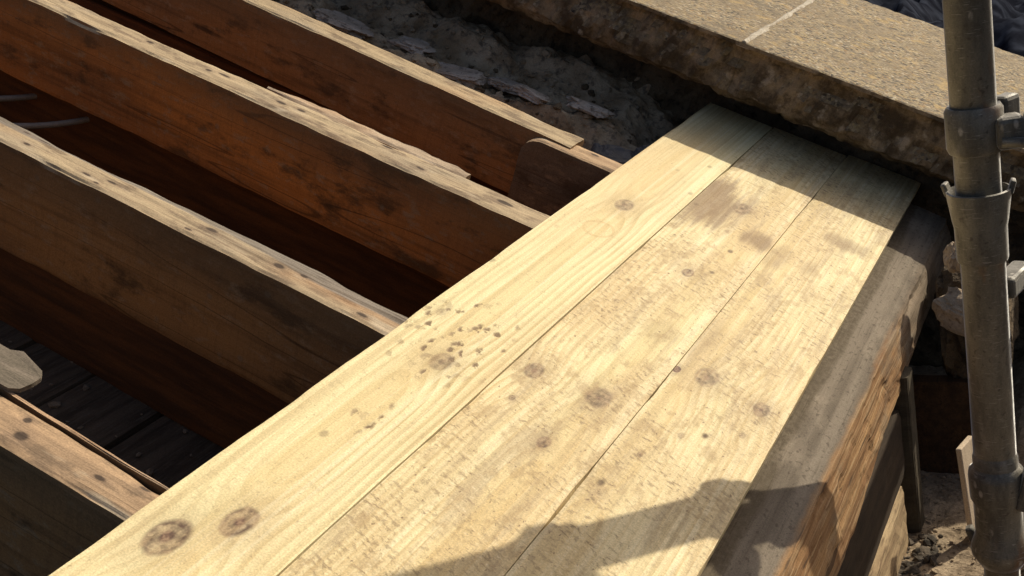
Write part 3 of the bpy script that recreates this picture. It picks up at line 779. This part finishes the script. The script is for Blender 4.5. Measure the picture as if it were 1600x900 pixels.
# ------------------------------------------------------------------ new boards
EARLY = (0.73, 0.625, 0.365); LATE = (0.47, 0.355, 0.165)
boards = [
    # u0, u1, v_end, label, pith, depth, slope, spacing, knots
    (-0.478, -0.3472, 2.168, 'smooth new pine board over the rafter ends, with two round knots near the camera', dict(
        pith=-0.006, depth=0.016, slope=0.004, spacing=0.0092,
        knots=[(-0.441 + 0.4129, 0.594, 0.0185, 0.012, 0.9), (-0.408 + 0.4129, 0.647, 0.0165, 0.013, 0.9), (-0.418 + 0.4129, 1.563, 0.018, 0.012, 0.8), (-0.405 + 0.4129, 0.989, 0.015, 0.012, 0.7), (-0.458 + 0.4129, 1.078, 0.007, 0.006, 0.5)],
        early=EARLY, late=LATE, sawn=0.16, specks=0.45, contrast=0.85, dents=[(-0.415 + 0.4129, 1.045, 0.058, 0.10), (-0.412 + 0.4129, 0.85, 0.016, 0.04)], rings=[(-0.413 + 0.4129, 1.452, 0.021, 0.0028)])),
    (-0.3468, -0.2002, 2.175, 'rough sawn middle board between the smooth left board and the right board', dict(
        pith=0.026, depth=0.014, slope=0.006, spacing=0.0078,
        knots=[(-0.322 + 0.2736, 1.056, 0.013, 0.010, 0.85), (-0.245 + 0.2736, 1.064, 0.018, 0.012, 0.8), (-0.278 + 0.2736, 1.733, 0.020, 0.014, 0.8), (-0.27 + 0.2736, 1.442, 0.011, 0.008, 0.9), (-0.256 + 0.2736, 0.945, 0.009, 0.006, 0.9), (-0.317 + 0.2736, 0.99, 0.0045, 0.004, 0.8)],
        early=(0.74, 0.62, 0.365), late=(0.53, 0.385, 0.18), sawn=1.0, specks=1.0, contrast=0.9, smudges=[(-0.315 + 0.2736, 1.70, 0.050, 0.11, 0.8), (-0.222 + 0.2736, 1.64, 0.03, 0.04, 0.75), (-0.242 + 0.2736, 1.263, 0.03, 0.03, 0.25)])),
    (-0.1995, -0.0575, 2.187, 'rough sawn right board, its right edge beside the grey eaves timber', dict(
        pith=-0.05, depth=0.02, slope=-0.003, spacing=0.0088,
        knots=[(-0.161 + 0.1284, 1.204, 0.018, 0.012, 0.75), (-0.196 + 0.1284, 1.192, 0.006, 0.002, 1.3), (-0.088 + 0.1284, 1.191, 0.013, 0.010, 0.85), (-0.146 + 0.1284, 1.068, 0.005, 0.005, 0.6), (-0.179 + 0.1284, 0.911, 0.010, 0.008, 0.35), (-0.091 + 0.1284, 1.122, 0.005, 0.004, 0.6), (-0.169 + 0.1284, 1.001, 0.004, 0.003, 0.8)],
        early=(0.74, 0.62, 0.365), late=(0.54, 0.40, 0.19), sawn=0.92, specks=1.0, contrast=0.8, smudges=[(-0.181 + 0.1284, 1.619, 0.02, 0.05, 0.35), (-0.139 + 0.1284, 1.613, 0.016, 0.04, 0.35), (-0.19 + 0.1284, 1.30, 0.02, 0.06, 0.3), (-0.12 + 0.1284, 1.76, 0.05, 0.03, 0.5)])),
]
for i, (u0, u1, ve, lab, kw) in enumerate(boards):
    hw = (u1 - u0) / 2
    me = timber('floorboard', 0.12, ve, -hw, hw, -0.022, 0.0, 0.012, 'y', 0.0005, 0.0003, 0.0014 if i else 0.0008, 90 + i, 7, warpk=0.0005)
    mat = new_pine('new_pine_%d' % i, 21 + i * 3, **kw)
    o = link('floorboard', me, mat, None, ((u0 + u1) / 2, 0, (0, -0.0012, -0.0004)[i]), True)
    tag(o, lab, 'board', 'new boards laid along the eaves')

# ------------------------------------------------------------------ eaves timber right of the boards
def beam_mesh():
    n = 300
    ys = np.linspace(0.12, 2.12, n)
    c, s = math.cos(PITCH), math.sin(PITCH)
    down = np.array([s, -c])                       # world vertical in the roof frame (x, z)
    prof = []
    T = -0.021
    for q in np.linspace(-0.13, -0.004, 14): prof.append((q, T, 0.0))
    for q in np.linspace(0.0, 1.0, 14):             # outer face drops plumb from the arris
        e = np.array([0.016, T]) + down * 0.110 * q
        prof.append((e[0], e[1], 1.0 - 0.4 * q))
    e = np.array([0.016, T]) + down * 0.113
    prof += [(e[0] - 0.06, e[1] - 0.028, 0.2), (-0.10, -0.13, 0.0)]
    prof = np.array(prof)
    m = len(prof)
    X = np.repeat(prof[None, :, 0], n, 0); Z = np.repeat(prof[None, :, 1], n, 0); Y = np.repeat(ys[:, None], m, 1)
    K = np.repeat(prof[None, :, 2], n, 0)
    f1 = fbm(np.stack([Y * 3.5, K * 0, K * 0], -1), 3, 51); f2 = fbm(np.stack([Y * 9, X * 110, Z * 110], -1), 4, 52)
    idx = np.repeat(np.arange(m)[None, :], n, 0)
    arris = np.exp(-((idx - 14.0) / 2.0) ** 2)
    rot = np.clip((Y - 1.35) / 0.5, 0, 1)           # more decay towards the wall
    cut = arris * (0.004 + 0.010 * np.clip(f1 + 0.1, 0, 1) + 0.004 * f2 + 0.008 * rot * np.clip(f2 + 0.2, 0, 1))
    X = X - cut * 0.9
    Z = Z - cut * 0.45
    side = (idx >= 14) & (idx < 28)
    X = X + np.where(side, 0.0045 * f2 + 0.003 * f1 + 0.006 * np.minimum(0, fbm(np.stack([Y * 26, X * 40, Z * 40], -1), 3, 59) + 0.05), 0)
    topm = idx < 13
    Z = Z + np.where(topm, 0.0012 * f2, 0)
    # the lower edge has rotted away in a long taper towards the wall
    lift = np.where(idx >= 20, (idx - 20) / 8.0, 0) * np.clip((Y - 1.2) / 0.55, 0, 1) * 0.055
    lift = np.where(idx >= 28, np.clip((Y - 1.2) / 0.55, 0, 1) * 0.04, lift)
    X = X - lift * 0.45; Z = Z + lift * 0.89
    V = np.stack([X, Y, Z], -1).reshape(-1, 3)
    F = [(i * m + j, i * m + (j + 1) % m, (i + 1) * m + (j + 1) % m, (i + 1) * m + j) for i in range(n - 1) for j in range(m)]
    F += [tuple(reversed(range(m))), tuple((n - 1) * m + j for j in range(m))]
    me = mesh('eaves_beam', V, F)
    bm = bmesh.new(); bm.from_mesh(me); bmesh.ops.recalc_face_normals(bm, faces=bm.faces); bm.to_mesh(me); bm.free()
    return me
tag(link('eaves_beam', beam_mesh(), M_beam, None, (0, 0, 0), True), 'grey weathered eaves timber with broken orange edge, right of the new boards', 'beam')
# lower wall plate set under it, its near-black colour painting the ledger's shade
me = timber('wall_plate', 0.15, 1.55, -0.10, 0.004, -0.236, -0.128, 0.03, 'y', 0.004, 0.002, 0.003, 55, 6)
M_dark = plain('shade_painted_plate_wood', (0.045, 0.030, 0.018), (0.025, 0.017, 0.011), 6, 0.9, 0.5, 0.003, stretch=(10, 1.2, 10))
tag(link('wall_plate', me, M_dark, None, (0, 0, 0)), 'timber plate coloured dark as shade, tucked under the broken orange eaves timber', 'wall plate')
me = timber('sill_stone', 0.15, 1.53, -0.10, 0.002, -0.35, -0.238, 0.02, 'y', 0.004, 0.003, 0.003, 56, 6)  # sunlit lower part of the plate face, split off in a pale colour
tag(link('sill_timber', me, M_plate, None, (0, 0, 0)), 'pale sunlit timber sill on the ledge, below the dark wall plate', 'sill')
me = timber('support_post', -0.34, -0.086, -0.022, 0.022, -0.022, 0.026, 0.03, 'x', 0.004, 0.001, 0.002, 57, 5)
pm = link('support_post', me, M_post, None, (0.008, 1.575, 0), False, None)
pm.matrix_world = Matrix.Translation((-0.006, 1.585, 0)) @ Matrix.Rotation(-math.pi / 2, 4, 'Y')
tag(pm, 'short grey upright post standing on the ledge under the eaves timber', 'post')
bp = link('upright_board', timber('upright_board', -0.36, -0.175, -0.09, 0.075, -0.012, 0.012, 0.03, 'x', 0.003, 0.001, 0.002, 58, 6), M_brown)
bp.matrix_world = Matrix.Translation((0.055, 1.76, 0)) @ Matrix.Rotation(-math.pi / 2, 4, 'Y') @ Matrix.Rotation(0, 4, 'X')
bp.matrix_world = Matrix.Translation((0.055, 1.76, 0)) @ Matrix(((0, 1, 0, 0), (0, 0, 1, 0), (1, 0, 0, 0), (0, 0, 0, 1)))
tag(bp, 'dark brown upright board on the ledge behind the scaffold standard', 'board')
bt = link('batten', boxmesh('batten', 0.008, 0.046, 0.15, 0.0015), M_pale, None, (0.088, 1.57, -0.262), False, (0, math.radians(-4), math.radians(-14)))
tag(bt, 'small pale sunlit batten standing against the left side of the scaffold standard', 'batten')

# ledge with grit
def ledge(X, Y):
    P = np.stack([X, Y, 0 * X], -1)
    return -0.338 + 0.010 * fbm(P * 9, 4, 61) + 0.004 * fbm(P * 60, 3, 62) + 0.03 * np.clip((X - 0.075) / 0.05, 0, 1) * np.clip((Y - 1.45) / 0.2, 0, 1)
me = field('mortar_ledge', -0.14, 0.75, 0.6, 2.18, 150, 260, ledge, 0.4)
tag(link('mortar_ledge', me, M_ground), 'gritty mortar ledge of the wall head around the foot of the scaffold', 'ledge')
# edging stones at the right
for i, (x, y, sx, sy, sz, lab) in enumerate([(0.225, 1.62, 0.062, 0.06, 0.07, 'squared pale stone on the ledge just right of the scaffold standard'), (0.235, 1.47, 0.06, 0.055, 0.075, 'pale stone nearest the camera on the ledge right of the scaffold standard'), (0.21, 1.76, 0.06, 0.05, 0.055, 'pale stone on the ledge behind the scaffold standard, farthest of its row')]):
    tag(link('ledge_stone', rock('ledge_stone', sx, sy, sz, 80 + i, 4, 0.16, 1.6), M_stone, None, (x, y, -0.31)), lab, 'stone', 'stones on the ledge')
# rubble stones lit beside the end of the beam
for i, (x, y, z, sx, sy, sz, rz, lab) in enumerate([(0.070, 1.745, 0.030, 0.020, 0.03, 0.022, 0.3, 'small pale rubble stone at the end of the eaves timber, upper of the two'), (0.075, 1.705, -0.045, 0.042, 0.026, 0.026, -0.5, 'larger pale rubble stone jutting out below the end of the eaves timber')]):
    tag(link('rubble_stone', rock('rubble_stone', sx, sy, sz, 90 + i, 4, 0.4, 1.8), M_stone, None, (x, y, z), False, (0.2, 0.35, rz)), lab, 'stone', 'rubble stones by the wall end')
me = rock('wall_pier', 0.055, 0.10, 0.10, 95, 4, 0.22, 2.0)
tag(link('rubble_pier', me, M_core, None, (0.075, 1.845, -0.10)), 'dark stub of rubble masonry behind the scaffold standard, under the coping', 'masonry')

# loose debris on the ledge: stuff
def debris(name, n, area, size, seed, base, mat):
    rr = random.Random(seed)
    V, F = [], []
    for k in range(n):
        x = rr.uniform(area[0], area[1]); y = rr.uniform(area[2], area[3])
        z = base(x, y)
        s = size * (0.35 + rr.random() ** 2 * 1.3)
        bm = bmesh.new(); bmesh.ops.create_icosphere(bm, subdivisions=1, radius=s)
        rot = Matrix.Rotation(rr.uniform(0, 6.28), 3, 'Z') @ Matrix.Rotation(rr.uniform(-.5, .5), 3, 'X')
        sc = Vector((rr.uniform(.7, 1.6), rr.uniform(.6, 1.1), rr.uniform(.4, .8)))
        b0 = len(V)
        for v in bm.verts:
            q = Vector((v.co.x * sc.x, v.co.y * sc.y, v.co.z * sc.z)) * rr.uniform(.75, 1.2)
            q = rot @ q
            V.append((q.x + x, q.y + y, q.z + z + s * 0.2))
        for f in bm.faces: F.append(tuple(b0 + v.index for v in f.verts))
        bm.free()
    return mesh(name, V, F)
gz = lambda x, y: float(ledge(np.array([x]), np.array([y]))[0])
tag(link('loose_grit', debris('loose_grit', 700, (-0.06, 0.2, 1.2, 1.75), 0.0032, 5, gz, None), M_ground), 'pale grit scattered over the mortar ledge', 'grit', None, 'stuff')
tag(link('dark_rubble_bits', debris('dark_rubble_bits', 130, (-0.01, 0.045, 1.36, 1.56), 0.0065, 6, gz, None), M_chip_d), 'dark crumbs of debris at the foot of the post', 'debris', None, 'stuff')

# ------------------------------------------------------------------ mortar bed and slates between last rafter and wall
def bed(X, Y):
    P = np.stack([X, Y, 0 * X], -1)
    r = np.abs(fbm(P * np.array([5, 9, 1]), 4, 71))
    st = np.clip((Y - 1.90) / 0.05, 0, 1)
    return -0.17 + 0.10 * st + 0.085 * (r - 0.25) + 0.012 * fbm(P * 45, 3, 72) + 0.04 * np.clip((Y - 2.08) / 0.08, 0, 1) - 0.05 * np.clip((X + 0.62) / 0.10, 0, 1)
me = field('mortar_bed', -2.2, -0.12, 1.885, 2.24, 330, 70, bed, 0.15)
tag(link('mortar_bed', me, M_bed, None, (0, 0, 0), True), 'lumpy grey broken mortar bed between the farthest rafter and the parapet', 'mortar')
def bz(x, y): return float(bed(np.array([x]), np.array([y]))[0])
sl = [(-1.20, 1.985, 0.10, 0.05, 0.15), (-1.05, 2.01, 0.075, 0.045, -0.2), (-0.93, 1.985, 0.09, 0.04, 0.1), (-0.83, 2.03, 0.07, 0.05, 0.35), (-0.76, 1.965, 0.06, 0.035, -0.15), (-0.66, 2.0, 0.075, 0.04, 0.2)]
ord_ = ['broken grey slate on the mortar bed at the top edge, first of the row', 'broken grey slate on the mortar bed, second from the top edge', 'broken grey slate on the mortar bed, third from the top edge', 'broken grey slate on the mortar bed tilted towards the wall, fourth from the top edge', 'small grey slate on the mortar bed close behind the farthest rafter', 'broken grey slate on the mortar bed nearest the cut end of the farthest rafter']
for i, (x, y, sx, sy, rz) in enumerate(sl):
    me = rock('slate_fragment', sx * 0.62, sy * 0.62, 0.009, 110 + i, 4, 0.5, 1.7)
    tag(link('slate_fragment', me, M_slate, None, (x, y, bz(x, y) + 0.012), True, (rnd.uniform(-.25, .12), rnd.uniform(-.12, .12), rz)), ord_[i], 'slate', 'broken slates by the wall')
for i, (x, y, z, sx, sy, sz, lab) in enumerate([(-0.555, 1.905, -0.09, 0.045, 0.035, 0.03, 'dark broken slate lump beyond the cut end of the farthest rafter'), (-0.50, 1.93, -0.075, 0.03, 0.028, 0.03, 'black slate lump tucked against the left edge of the new boards')]):
    tag(link('slate_lump', rock('slate_lump', sx, sy, sz, 130 + i, 4, 0.3, 1.7), M_slate_dark, None, (x, y, z), True, (0.2, 0.1, 0.4)), lab, 'slate', 'slate lumps by the wall')

bzr = lambda x, y: bz(x, y) - 0.002
tag(link('mortar_crumbs', debris('mortar_crumbs', 900, (-1.7, -0.45, 1.90, 2.16), 0.0065, 15, bzr, None), M_bed, None, (0, 0, 0), True), 'crumbs of broken mortar strewn over the bed by the parapet', 'rubble', None, 'stuff')
tag(link('dark_crumbs', debris('dark_crumbs', 160, (-1.7, -0.45, 1.89, 2.14), 0.0075, 16, bzr, None), M_core, None, (0, 0, 0), True), 'dark brown crumbs among the broken mortar by the parapet', 'rubble', None, 'stuff')
tag(link('void_litter', debris('void_litter', 900, (-1.9, -0.5, 0.4, 1.8), 0.0055, 17, lambda x, y: -0.302, None), M_scrap, None, (0, 0, 0), True), 'wood chips and grit littering the dark planks below the rafters', 'litter', None, 'stuff')

# grey scrap lying against the nearest rafter
bm = bmesh.new()
out = [(-0.10, -0.018), (0.020, -0.023), (0.039, -0.022), (0.047, -0.016), (0.050, -0.004), (0.050, 0.008), (0.044, 0.016), (0.012, 0.026), (0.0, 0.021), (-0.05, 0.023), (-0.10, 0.026)]
lo = [bm.verts.new((a, b_, -0.003)) for a, b_ in out]; hi = [bm.verts.new((a, b_, 0.003 + 0.001 * math.sin(a * 90))) for a, b_ in out]
bm.faces.new(hi); bm.faces.new(list(reversed(lo)))
for q in range(len(out)):
    q2 = (q + 1) % len(out)
    bm.faces.new((lo[q], lo[q2], hi[q2], hi[q]))
me = bpy.data.meshes.new('wood_scrap'); bm.to_mesh(me); bm.free()
tag(link('wood_scrap', me, M_scrap, None, (-0.728, 0.680, -0.0185), True, (0.06, 0, 0.06)), 'flat grey wood scrap lying on the far edge of the nearest rafter', 'scrap')

# ------------------------------------------------------------------ scaffold
TX, TY = 0.147, 1.37
st = empty('scaffold_standard', (TX, TY, -0.9))
tag(st, 'upright olive grey scaffold standard with cup collars, right of the boards', 'scaffold pole')
ZB = 0.9
RT = 0.0248
link('tube', lathe('tube', [(RT - 0.004, 2.6), (RT, 2.6), (RT, ZB - 0.13), (RT * 0.86, ZB - 0.135), (RT * 0.86, 0.0), (RT * 0.7, 0.0)], 48), M_galv, st)
def cup(zc, name='cup'):
    # open cup: flared rim on top, sleeve below
    o = link(name, lathe(name, [(0.0262, zc + 0.004), (0.0300, zc + 0.036), (0.0325, zc + 0.042), (0.0350, zc + 0.041), (0.0345, zc + 0.034), (0.0305, zc + 0.006), (0.0288, zc - 0.002), (0.0284, zc - 0.04), (0.0272, zc - 0.043), (0.0249, zc - 0.043)], 48), M_galv, st)
    for a in (8, 172):
        q = math.radians(a)
        l = link('lug', boxmesh('lug', 0.006, 0.016, 0.016, 0.002), M_galv, o, (0.0352 * math.cos(q), 0.0352 * math.sin(q), zc + 0.042), False, (0, 0.3, q))
    return o
cup(ZB + 0.197)
# upper locking collar with wedge and bolt, partly out of the frame
def collar(zc):
    o = link('collar', lathe('collar', [(0.025, zc + 0.026), (0.0282, zc + 0.027), (0.0312, zc + 0.022), (0.0312, zc - 0.020), (0.0285, zc - 0.026), (0.025, zc - 0.027)], 48), M_galv, st)
    link('jaw', boxmesh('jaw', 0.030, 0.034, 0.036, 0.006), M_galv, o, (0.036, -0.008, zc - 0.004), False, (0, 0, 0.3))
    link('blade', boxmesh('blade', 0.018, 0.020, 0.030, 0.004), M_galv, o, (-0.014, 0.030, zc + 0.018), False, (0, 0, 0.5))
    link('blade', boxmesh('blade', 0.022, 0.030, 0.040, 0.005), M_galv, o, (0.030, 0.026, zc + 0.010), False, (0, 0, -0.5))
    link('flap', boxmesh('flap', 0.012, 0.026, 0.044, 0.004), M_galv, o, (0.056, -0.004, zc + 0.004), False, (0.0, 0.35, 0.2))
    link('bolt', tube_path('bolt', [(0.030, -0.026, zc - 0.012), (0.085, -0.020, zc - 0.018)], 0.0055, 12), M_galv, o)
    bm = bmesh.new(); bmesh.ops.create_cone(bm, cap_ends=True, segments=6, radius1=0.011, radius2=0.011, depth=0.011)
    mn = bpy.data.meshes.new('nut'); bm.to_mesh(mn); bm.free()
    link('nut', mn, M_galv, o, (0.062, -0.0225, zc - 0.0155), False, (0, math.pi / 2, 0))
collar(ZB + 0.309)
collar(ZB + 0.50)
jl = link('joint_sleeve', lathe('joint_sleeve', [(0.0248, ZB - 0.095), (0.0262, ZB - 0.100), (0.0262, ZB - 0.112), (0.0315, ZB - 0.118), (0.0325, ZB - 0.125), (0.0318, ZB - 0.155), (0.0285, ZB - 0.162), (0.0282, ZB - 0.205), (0.034, ZB - 0.222), (0.0352, ZB - 0.229), (0.034, ZB - 0.235), (0.025, ZB - 0.250), (0.022, ZB - 0.252)], 48), M_galv, st)
link('lug', boxmesh('lug', 0.014, 0.020, 0.060, 0.004), M_galv, jl, (0.034, -0.012, ZB - 0.135), False, (0.05, 0.25, 0.2))
link('lug', boxmesh('lug', 0.010, 0.014, 0.020, 0.003), M_galv, jl, (-0.034, 0.006, ZB - 0.215), False, (0, -0.3, 0))
link('lug', boxmesh('lug', 0.010, 0.014, 0.020, 0.003), M_galv, jl, (0.037, -0.010, ZB - 0.222), False, (0, 0.3, 0))
# ledger clamped outside the standard, just beyond the right edge of the frame
led = link('scaffold_ledger', lathe('ledger', [(0.020, -2.0), (0.0242, -2.0), (0.0242, 2.2), (0.020, 2.2)], 36), M_galv)
led.matrix_world = Matrix.Translation((0.206, 3.46, 0.108)) @ Matrix.Rotation(math.radians(-90), 4, 'X')
tag(led, 'horizontal scaffold ledger tube clamped to the outer side of the standard', 'scaffold pole')
link('clamp', boxmesh('clamp', 0.026, 0.070, 0.026, 0.005), M_galv, st, (0.026, 0.058, ZB + 0.108), False, (0, 0, -0.25))
